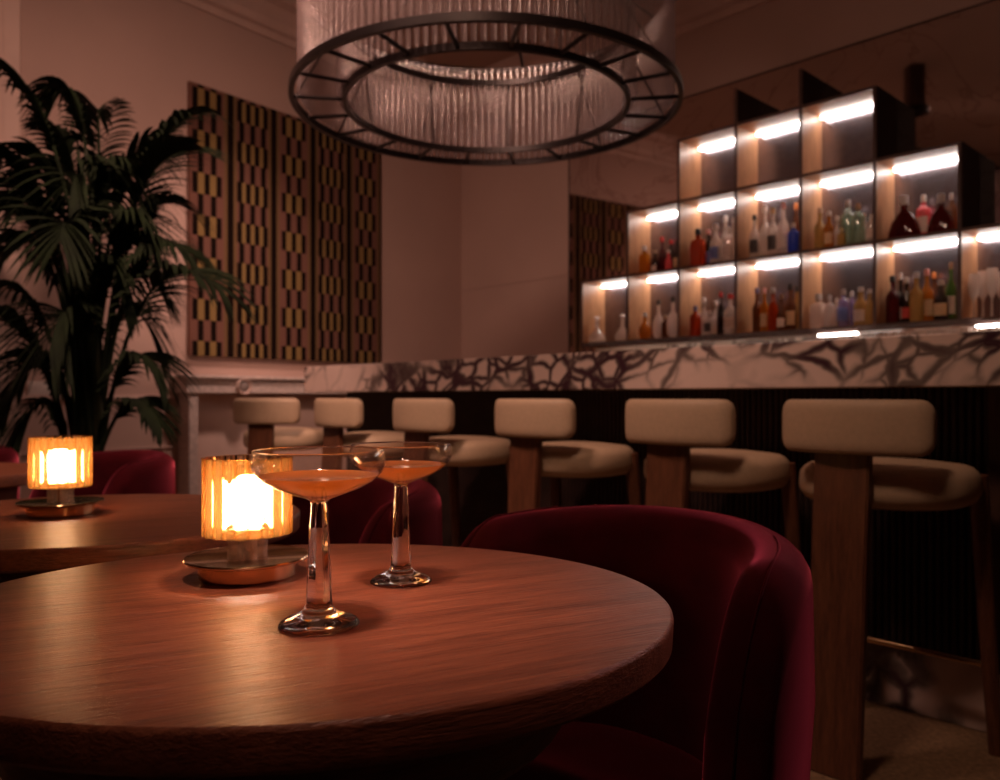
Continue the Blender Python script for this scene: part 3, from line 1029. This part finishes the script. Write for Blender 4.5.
# ---------------------------------------------------------------- tables
def make_table():
    root = empty('round_table')
    RX, RY, ZT = 0.377, 0.322, 0.74
    TK = 0.034
    mb = MB()
    prof = [(0, ZT), (0.965, ZT), (0.992, ZT - .0008), (0.998, ZT - .003), (1.0, ZT - .006), (0.996, ZT - TK + .004), (0.985, ZT - TK), (0, ZT - TK)]
    mb.lathe(prof, 160, sx=RX, sy=RY)
    # real units: profile radius is a fraction of the half axes
    t = mb.build('tabletop', M['table'], root, angle=35)
    mb = MB()
    mb.lathe([(0, ZT - TK), (0.27, ZT - TK), (0.275, ZT - TK - .004), (0.27, ZT - TK - .07), (0.075, ZT - TK - .085), (0.055, ZT - .16), (0.05, 0.30), (0.06, 0.08), (0.10, 0.045), (0, 0.045)], 48)
    mb.build('pedestal', M['table_edge'], root)
    MB().lathe([(0, 0.0), (0.23, 0.0), (0.235, 0.006), (0.22, 0.018), (0.10, 0.045), (0, 0.047)], 48).build('foot_plate', M['black'], root)
    return root


t1 = make_table()
t1.location = (-0.203, 0.83, 0)
tag(t1, 'round walnut table in front, carrying the two cocktail glasses', 'table', 'round walnut tables')
t2 = copy_tree(t1); t2.location = (-0.740, 1.42, 0)
tag(t2, 'round walnut table carrying the smaller-looking lit lamp left of the cocktails', 'table', 'round walnut tables')
t3 = copy_tree(t1); t3.location = (-1.68, 2.26, 0)
tag(t3, 'empty round walnut table behind the left lamp, cut off by the picture edge', 'table', 'round walnut tables')


# ---------------------------------------------------------------- velvet chairs
def make_chair():
    root = empty('velvet_tub_chair')
    RM, TW = 0.265, 0.046          # radius of the wall's centre line, half its thickness
    AE = 100
    zb = 0.12
    zlow = 0.44

    def ztop(a):
        a = abs(a)
        if a <= 72: return 0.762 - 0.020 * (a / 72) ** 2
        k = (a - 72) / (AE - 72)
        return zlow + (0.742 - zlow) * math.sqrt(max(0, 1 - k ** 2.2)) * (1 - 0.02 * k)

    mb = MB()
    rings = []
    angs = [-AE + 2 * AE * i / 72 for i in range(73)]
    ends = [(-1, 0.25), (-0.75, 0.68), (-0.4, 0.92)]
    seq = [(-AE - 2.6, 0.10), (-AE - 2.3, 0.45), (-AE - 1.4, 0.80)] + [(a, 1.0) for a in angs] + [(AE + 1.4, 0.80), (AE + 2.3, 0.45), (AE + 2.6, 0.10)]
    for a, f in seq:
        zt = ztop(max(-AE, min(AE, a))) - (0.0 if f == 1 else (1 - f) * 0.02)
        th = TW * f
        ar = math.radians(a)
        dx, dy = math.sin(ar), math.cos(ar)        # back of the chair along +y
        sec = []
        # outside wall bottom to top, over the rim, down the inside
        hgt = zt - zb
        for q in range(9):
            t = q / 8
            bulge = -0.024 * max(0.0, 1 - t / 0.75) ** 0.8 + 0.004 * math.sin(PI * t)
            sec.append((RM + th + bulge * f, zb + (hgt - th) * t))
        for q in range(1, 10):
            b_ = PI * q / 10
            sec.append((RM + th * math.cos(b_), zt - th + th * math.sin(b_)))
        for q in range(9):
            t = q / 8
            sec.append((RM - th - 0.004 * math.sin(PI * t), zt - th - (hgt - th) * t))
        rings.append([(dx * r, dy * r, z) for r, z in sec])
    vs = mb.grid(rings, wrap=True)
    mb.bm.faces.new(vs[0][::-1]); mb.bm.faces.new(vs[-1])
    mb.build('back_shell', M['velvet'], root, angle=80)
    # seam along the top of the wall and down the arm fronts
    for sgn in (-1, 1):
        pts = []
        for i in range(26):
            a = 50 + (AE + 1.2 - 50) * i / 25
            zt = ztop(min(a, AE))
            ar = math.radians(a * sgn)
            pts.append((math.sin(ar) * (RM + 0.004), math.cos(ar) * (RM + 0.004), zt + 0.0004))
        a = math.radians((AE + 2.6) * sgn)
        pts.append((math.sin(a) * RM, math.cos(a) * RM, 0.30))
        MB().tube(pts, 0.0018, 6).build('seam_piping', M['velvet'], root)
    mb = MB(); cushion(mb, 0.218, 0.228, 0.29, 0.405, 0.04, e=2.3, crown=0.012, cy=-0.03)
    mb.build('seat_cushion', M['velvet'], root)
    mb = MB().lathe([(0, 0.10), (0.225, 0.10), (0.235, 0.12), (0.235, 0.29), (0.22, 0.30), (0, 0.30)], 48)
    mb.build('seat_base', M['velvet'], root)
    MB().lathe([(0, 0), (0.17, 0), (0.175, 0.01), (0.175, 0.10), (0, 0.10)], 40).build('plinth_base', M['black'], root)
    return root


FA = math.atan2(0.69, 0.72) - PI / 2      # +y (the back) turned towards (.72, .69)
ch1 = make_chair()
ch1.location = (0.122, 1.165, 0); ch1.rotation_euler = (0, 0, FA)
tag(ch1, 'burgundy velvet tub chair beside the front table, largest of the chairs', 'chair', 'burgundy velvet tub chairs')
for (x_, y_, rz, lab) in [(-0.440, 1.755, 0, 'burgundy velvet tub chair seen between and behind the two cocktail glasses'),
                         (-1.40, 2.62, 0.1, 'burgundy velvet tub chair below the palm, behind the left lamp'),
                         (-2.12, 2.92, 0.2, 'burgundy velvet tub chair at the left picture edge beyond the empty table')]:
    c = copy_tree(ch1)
    c.location = (x_, y_, 0); c.rotation_euler = (0, 0, FA + rz)
    tag(c, lab, 'chair', 'burgundy velvet tub chairs')


# ---------------------------------------------------------------- table lamps
def make_lamp():
    root = empty('table_lamp')
    MB().lathe([(0, 0), (0.0530, 0), (0.0545, .0015), (0.0545, .0188), (0.0, .0188)], 72).build('base', M['brass'], root, angle=30)
    MB().lathe([(0, .0190), (0.066, .0190), (0.0700, .0205), (0.0712, .0225), (0.0700, .0240), (0.067, .0225), (0, .0220)], 96).build('base_plate', M['brass'], root, angle=30)
    for k in range(4):
        a = 2 * PI * k / 4 + 0.5
        mb = MB().lathe([(.0080, .0222), (.0080, .058), (.0060, .058), (.0060, .0222)], 20, c=(0.0150 * math.cos(a), 0.0150 * math.sin(a), 0), closed=True)
        mb.build('glass_tube', M['tube'], root)
    MB().lathe([(0, .022), (.0042, .022), (.0042, .060), (0, .060)], 16).build('stem', M['brass'], root)
    # pleated amber shade, two skins
    NR = 20
    R = 0.0465
    def rf(a, z, r): return 0.0048 * abs(math.sin(NR * a / 2)) ** 0.7 if r > R - 0.001 else 0.0
    mb = MB()
    prof = [(R, .0500), (R, .060), (R, .080), (R, .100), (R, .120), (R, .1375), (R + .0012, .139), (R - .0028, .139), (R - .0030, .1375), (R - .003, .100), (R - .003, .060), (R - .003, .0500)]
    mb.lathe(prof, NR * 12, rfun=rf, closed=True)
    mb.build('shade', M['shade'], root, angle=60)
    MB().lathe([(0.0, .0540), (0.028, .0540), (.030, .056), (.028, .058), (0, .058)], 40).build('shade_carrier', M['brass'], root)
    MB().lathe([(0, .0585), (.016, .0585), (.0215, .064), (.022, .106), (.017, .113), (0, .114)], 32).build('frosted_core', M['bulb'], root)
    return root


lp = make_lamp()
lp.location = (-0.2965, 0.940, 0.7402)
tag(lp, 'lit amber glass table lamp with brass base on the front table', 'lamp', 'amber glass table lamps')
l2 = copy_tree(lp); l2.location = (-0.788, 1.435, 0.7402)
l2.rotation_euler = (0, 0, 0.4)
tag(l2, 'lit amber glass table lamp on the second table, below the palm', 'lamp', 'amber glass table lamps')


# ---------------------------------------------------------------- cocktail glasses
def make_coupe(hs=1.0):
    root = empty('coupe_glass')
    outer = [(0, 0.0012), (0.020, 0.0008), (0.0350, 0.0), (0.0368, 0.0010), (0.0367, 0.0022), (0.0340, 0.0048), (0.0290, 0.0074), (0.0225, 0.0096), (0.0170, 0.0122), (0.0137, 0.0155), (0.0124, 0.0185)]
    mb = MB()
    NS = 64
    rings = []
    # foot, facetted stem and bowl as one skin
    stem = [(0.0124, 0.0200), (0.0122, 0.024), (0.0112, 0.045), (0.0100, 0.070), (0.0088, 0.095), (0.0078, 0.110), (0.0076, 0.1125)]
    bowl = [(0.0088, 0.1145), (0.0130, 0.1168), (0.0240, 0.1205), (0.0380, 0.1258), (0.0500, 0.1325), (0.0577, 0.1400), (0.0608, 0.1468), (0.0606, 0.1535), (0.0592, 0.1595), (0.0586, 0.1605),
            (0.0580, 0.1595), (0.0594, 0.1533), (0.0596, 0.1468), (0.0564, 0.1405), (0.0486, 0.1334), (0.0370, 0.1270), (0.0230, 0.1220), (0.0100, 0.1190), (0, 0.1182)]

    def fac(a, z, r):
        if 0.0195 < z < 0.113:
            # eight flats
            q = (a % (PI / 4)) - PI / 8
            return 0.011 * (math.cos(PI / 8) / math.cos(q) - 1) * 1.0
        return 0
    mb.lathe(outer + stem + [(0.0092, 0.1145), (0, 0.1165)], NS, rfun=fac)
    mb.build('stem_and_foot', M['glass'], root, angle=50)
    MB().lathe([(0.0, 0.1166)] + bowl, NS).build('bowl', M['bowl'], root, angle=60)
    MB().lathe([(0.0589 + 0.00085 * math.cos(PI * q / 4), 0.1603 + 0.00085 * math.sin(PI * q / 4)) for q in range(8)], 96, closed=True).build('rim', M['glass'], root, angle=180)
    # drink, just overlapping the inner wall
    lz = 0.1378
    lq = [(0, 0.1180), (0.0102, 0.1188), (0.0232, 0.1218), (0.0372, 0.1268), (0.0488, 0.1332), (0.0545, lz), (0.0538, lz - 0.0001), (0, lz - 0.0002)]
    MB().lathe(lq, 64).build('drink', M['drink'], root, angle=40)
    return root


g1 = make_coupe()
g1.location = (-0.1667, 0.737, 0.7403)
tag(g1, 'coupe glass of orange cocktail on faceted stem, nearer one overlapping the lamp', 'cocktail glass', 'cocktail glasses')
mb = MB()
for k in range(9):
    if k in (2, ): continue
    hgt = 0.0009 if k != 3 else 0.0004
    mb.box((0, 0, 0.052 + k * 0.0026), (0.0013, 0.0002, hgt))
    if k % 2: mb.box((0.0006, 0, 0.0531 + k * 0.0026), (0.0004, 0.0002, 0.0009))
et = mb.build('etched_mark', M['etch'], g1, smooth=False)
et.location = (-0.0040, -0.0097, 0); et.rotation_euler = (0, 0, -PI / 8)
g2 = copy_tree(g1); g2.location = (-0.1124, 0.908, 0.7403)
for ch in list(g2.children):
    if ch.name.startswith('etched'):
        bpy.data.objects.remove(ch)
g2.rotation_euler = (0, 0, 0.3)
g2.scale = (0.95, 0.95, 0.97)
tag(g2, 'coupe glass of orange cocktail, farther one standing behind to the right', 'cocktail glass', 'cocktail glasses')

# ---------------------------------------------------------------- chandelier
CX, CYY = -0.05, 3.03
chd = empty('ring_chandelier', (CX, CYY, 2.035))
tag(chd, 'large round chandelier of hanging glass rods with black lattice ring', 'chandelier')
RO, RI = 0.718, 0.530


def ring(name, R, z, th, hgt, mat, parent):
    MB().lathe([(R - th / 2, z), (R + th / 2, z), (R + th / 2, z + hgt), (R - th / 2, z + hgt)], 128, closed=True).build(name, mat, parent, angle=30)


ring('outer_ring', RO, 0.0, 0.018, 0.026, M['black'], chd)
ring('inner_ring', RI, 0.0, 0.016, 0.024, M['black'], chd)
ring('upper_inner_ring', RI, 0.30, 0.016, 0.024, M['black'], chd)
ring('upper_outer_ring', RO, 0.43, 0.016, 0.024, M['black'], chd)
NSP = 20
for k in range(NSP):
    a = 2 * PI * (k + 0.5) / NSP
    ca, sa = math.cos(a), math.sin(a)
    b = MB().tube([(RI * ca, RI * sa, 0.012), (RO * ca, RO * sa, 0.012)], 0.0075, 8).build('spoke', M['black'], chd)
for k in range(10):
    a0 = 2 * PI * (2 * k + 0.5) / NSP
    a1 = 2 * PI * (2 * k + 1.0) / NSP
    mb = MB()
    mb.tube([(RI * math.cos(a0), RI * math.sin(a0), 0.015), (RI * math.cos(a0) * 1.08, RI * math.sin(a0) * 1.08, 0.30)], 0.0035, 6)
    mb.tube([(RO * math.cos(a0) * .98, RO * math.sin(a0) * .98, 0.015), (RI * math.cos(a0) * 1.01, RI * math.sin(a0) * 1.01, 0.30)], 0.0035, 6)
    mb.build('brace', M['black'], chd)
rod = None
outer_rod_me = None


def rod_mesh(h):
    mb = MB()
    # reeded flat bar of glass with a rounded tip
    mb.lathe([(0, 0), (0.007, 0.002), (0.0115, 0.010), (0.0115, h), (0, h)], 10, sy=0.6)
    return mb


angs_o = [2 * PI * k / 150 for k in range(150)]
angs_i = [2 * PI * k / 112 for k in range(112)]
ro_t = rod_mesh(0.42).build('glass_rod', M['rod'], chd); ro_t.hide_render = False
ri_t = rod_mesh(0.30).build('glass_rod', M['rod'], chd)


def rodpos(a, R): return (R * math.cos(a), R * math.sin(a), 0.016)


# the far inner curtain and the near outer curtain show largest
ind_i = [a for a in angs_i if math.sin(a) > 0.0][:56]
ind_o = [a for a in angs_o if math.sin(a) < -0.36][:44]
for lst, tmpl, R in ((ind_i, ri_t, RI + 0.024), (ind_o, ro_t, RO - 0.026)):
    for i, a in enumerate(lst):
        o = tmpl if i == 0 else tmpl.copy()
        if i: COL.objects.link(o); o.parent = chd
        o.location = rodpos(a, R); o.rotation_euler = (0, 0, a + PI / 2)
mb = MB()
for lst, done, R, h in ((angs_i, ind_i, RI + 0.024, 0.30), (angs_o, ind_o, RO - 0.026, 0.42)):
    for a in lst:
        if a in done: continue
        mb2 = rod_mesh(h)
        bmesh.ops.rotate(mb2.bm, cent=(0, 0, 0), matrix=Matrix.Rotation(a + PI / 2, 3, 'Z'), verts=mb2.bm.verts)
        bmesh.ops.translate(mb2.bm, vec=rodpos(a, R), verts=mb2.bm.verts)
        tmp = bpy.data.meshes.new('tmp'); mb2.bm.to_mesh(tmp); mb2.bm.free()
        mb.bm.from_mesh(tmp); bpy.data.meshes.remove(tmp)
rest = mb.build('glass_rods', M['rod'], chd)
rest['kind'] = 'stuff'
# suspension
zc = H - 2.035
MB().box((0, 0, zc - 0.16), (0.11, 0.11, 0.32), bev=0.004).build('ceiling_post', M['trimwood'], chd, smooth=False)
MB().lathe([(0, zc - .36), (0.10, zc - .36), (0.10, zc - .32), (0, zc - .32)], 32).build('flange', M['black'], chd)
MB().tube([(0, 0, zc - .36), (0, 0, 0.55)], 0.008, 8).build('drop_rod', M['black'], chd)
for k in range(6):
    a = 2 * PI * k / 6 + .3
    MB().tube([(0, 0, 0.80), (RO * math.cos(a), RO * math.sin(a), 0.445)], 0.007, 8).build('hanger_arm', M['black'], chd)

# ---------------------------------------------------------------- potted palm
PX, PY = -1.70, 3.30
palm = empty('potted_palm', (PX, PY, 0))
tag(palm, 'tall dark green palm with arching feather fronds standing by the left wall', 'plant')
MB().lathe([(0, 0), (0.15, 0), (0.16, 0.01), (0.20, 0.36), (0.205, 0.38), (0.19, 0.38), (0.18, 0.35), (0, 0.35)], 40).build('pot', M['pot'], palm)
MB().lathe([(0, 0.352), (0.179, 0.352), (0.0, 0.37)], 30).build('soil', M['soil'], palm)
rng = random.Random(11)


def pix(px, py, D):
    return Vector(((px - 500) / FPX * D, D, EYE + (HZ - py) * D / FPX)) - Vector((PX, PY, 0))


def frond(base, mid, tip, leaf=0.34, n=24, start=0.34, droop=0.9, wid=0.02):
    mb = MB()
    P = []
    K = 22
    for i in range(K + 1):
        t = i / K
        P.append(base * (1 - t) ** 2 + mid * 2 * t * (1 - t) + tip * t * t)
    mb.tube(P, [0.011 * (1 - 0.85 * i / K) + 0.001 for i in range(K + 1)], 6)
    for j in range(n):
        t = start + (1 - start) * (j + 0.5) / n
        p = base * (1 - t) ** 2 + mid * 2 * t * (1 - t) + tip * t * t
        tan = (2 * (1 - t) * (mid - base) + 2 * t * (tip - mid)).normalized()
        side = tan.cross(Vector((0, 0, 1)))
        if side.length < .15: side = Vector((1, 0, 0))
        side.normalize()
        q = (t - start) / (1 - start)
        L = leaf * (0.55 + 0.9 * math.sin(PI * min(1, q * 0.85 + 0.1))) * 0.72
        for sg in (-1, 1):
            d = (side * sg * (1.0 - 0.45 * q) + tan * (0.55 + 0.9 * q) + Vector((0, 0, 0.18)) + Vector((rng.uniform(-.12, .12), rng.uniform(-.12, .12), rng.uniform(-.12, .12)))).normalized()
            wv = d.cross(Vector((0, 0, 1)))
            if wv.length < .1: wv = side
            wv.normalize()
            wv = (wv * 0.8 + tan.cross(d).cross(d) * 0.2 + Vector((0, 0, 0.35 * sg))).normalized()
            l, r = [], []
            m_ = 6
            for k in range(m_ + 1):
                s_ = k / m_
                c = p + d * L * s_ + Vector((0, 0, -droop * L * 0.75 * s_ ** 2.2))
                ww = wid * (math.sin(PI * min(1, 0.12 + s_ * 0.88)) ** 0.7) * 0.5 + 0.0008
                l.append(c + wv * ww); r.append(c - wv * ww)
            mb.grid([l, r])
    return mb.build('frond', M['frond'], palm, angle=80)


# stems: (foot offset, shoulder px, tip px, tip depth offset, leaf length)
specs = [
    # mid control px,    tip px,       depth, leaf, start
    ((84, 40), (-25, 62), 3.20, 0.24, 0.55),
    ((70, 90), (-40, 160), 3.1, 0.34, 0.50),
    ((60, 110), (-50, 130), 3.15, 0.30, 0.50),
    ((78, 150), (-30, 220), 3.0, 0.34, 0.50),
    ((100, 60), (60, 92), 3.3, 0.22, 0.62),
    ((100, 90), (98, 110), 3.5, 0.22, 0.62),
    ((104, 120), (205, 112), 3.3, 0.24, 0.58),
    ((100, 150), (190, 150), 3.1, 0.26, 0.56),
    ((104, 170), (180, 205), 3.4, 0.26, 0.56),
    ((110, 200), (185, 250), 3.2, 0.24, 0.55),
    ((124, 200), (222, 290), 3.0, 0.26, 0.45),
    ((70, 190), (10, 250), 3.2, 0.26, 0.52),
    ((60, 250), (-10, 290), 3.2, 0.20, 0.5),
    ((50, 270), (-40, 320), 3.0, 0.30, 0.42),
    ((56, 290), (10, 400), 3.2, 0.24, 0.40),
    ((116, 300), (160, 372), 3.2, 0.22, 0.45),
    ((120, 340), (160, 425), 3.1, 0.15, 0.45),
    ((60, 330), (18, 440), 3.15, 0.20, 0.38),
    ((104, 240), (150, 330), 3.5, 0.26, 0.42),
    ((76, 150), (60, 240), 2.95, 0.28, 0.5),
    ((92, 80), (70, 200), 3.1, 0.28, 0.5),
    ((104, 150), (150, 232), 3.2, 0.28, 0.48),
    ((90, 110), (128, 180), 3.25, 0.28, 0.5),
    ((84, 190), (130, 290), 3.2, 0.26, 0.5),
    ((74, 120), (40, 170), 3.3, 0.26, 0.52),
    ((70, 150), (20, 200), 3.25, 0.24, 0.52),
    ((100, 110), (160, 160), 3.35, 0.26, 0.52),
    ((96, 170), (150, 262), 3.35, 0.24, 0.5),
    ((84, 150), (94, 190), 3.3, 0.26, 0.55),
    ((100, 210), (160, 290), 3.4, 0.22, 0.5),
    ((66, 300), (24, 372), 3.3, 0.20, 0.45),
    ((90, 140), (56, 130), 3.4, 0.26, 0.55),
    ((80, 220), (50, 350), 3.0, 0.26, 0.48),
]
for i, (m_, t_, D, leaf, st) in enumerate(specs):
    a = 2 * PI * i / len(specs)
    b0 = Vector((0.05 * math.cos(a), 0.05 * math.sin(a), 0.34))
    tip = pix(t_[0], t_[1], D)
    md = pix(m_[0], m_[1], (D + PY) / 2)
    # keep the lower part of the rachis inside the upright bundle
    frond(b0, md, tip, leaf * 1.05, 30, st, rng.uniform(.5, 1.1), 0.019)
for i in range(7):
    a = i * 2.4
    b0 = Vector((0.05 * math.cos(a), 0.05 * math.sin(a), 0.30))
    tp_ = pix(84 + rng.uniform(-10, 14), 150 + 40 * (i % 4), PY + rng.uniform(-.1, .1))
    MB().tube([b0, b0 * .5 + tp_ * .5 + Vector((0.02 * math.cos(a), 0, 0)), tp_], [0.019, 0.015, 0.007], 8).build('stem', M['palmstem'], palm)
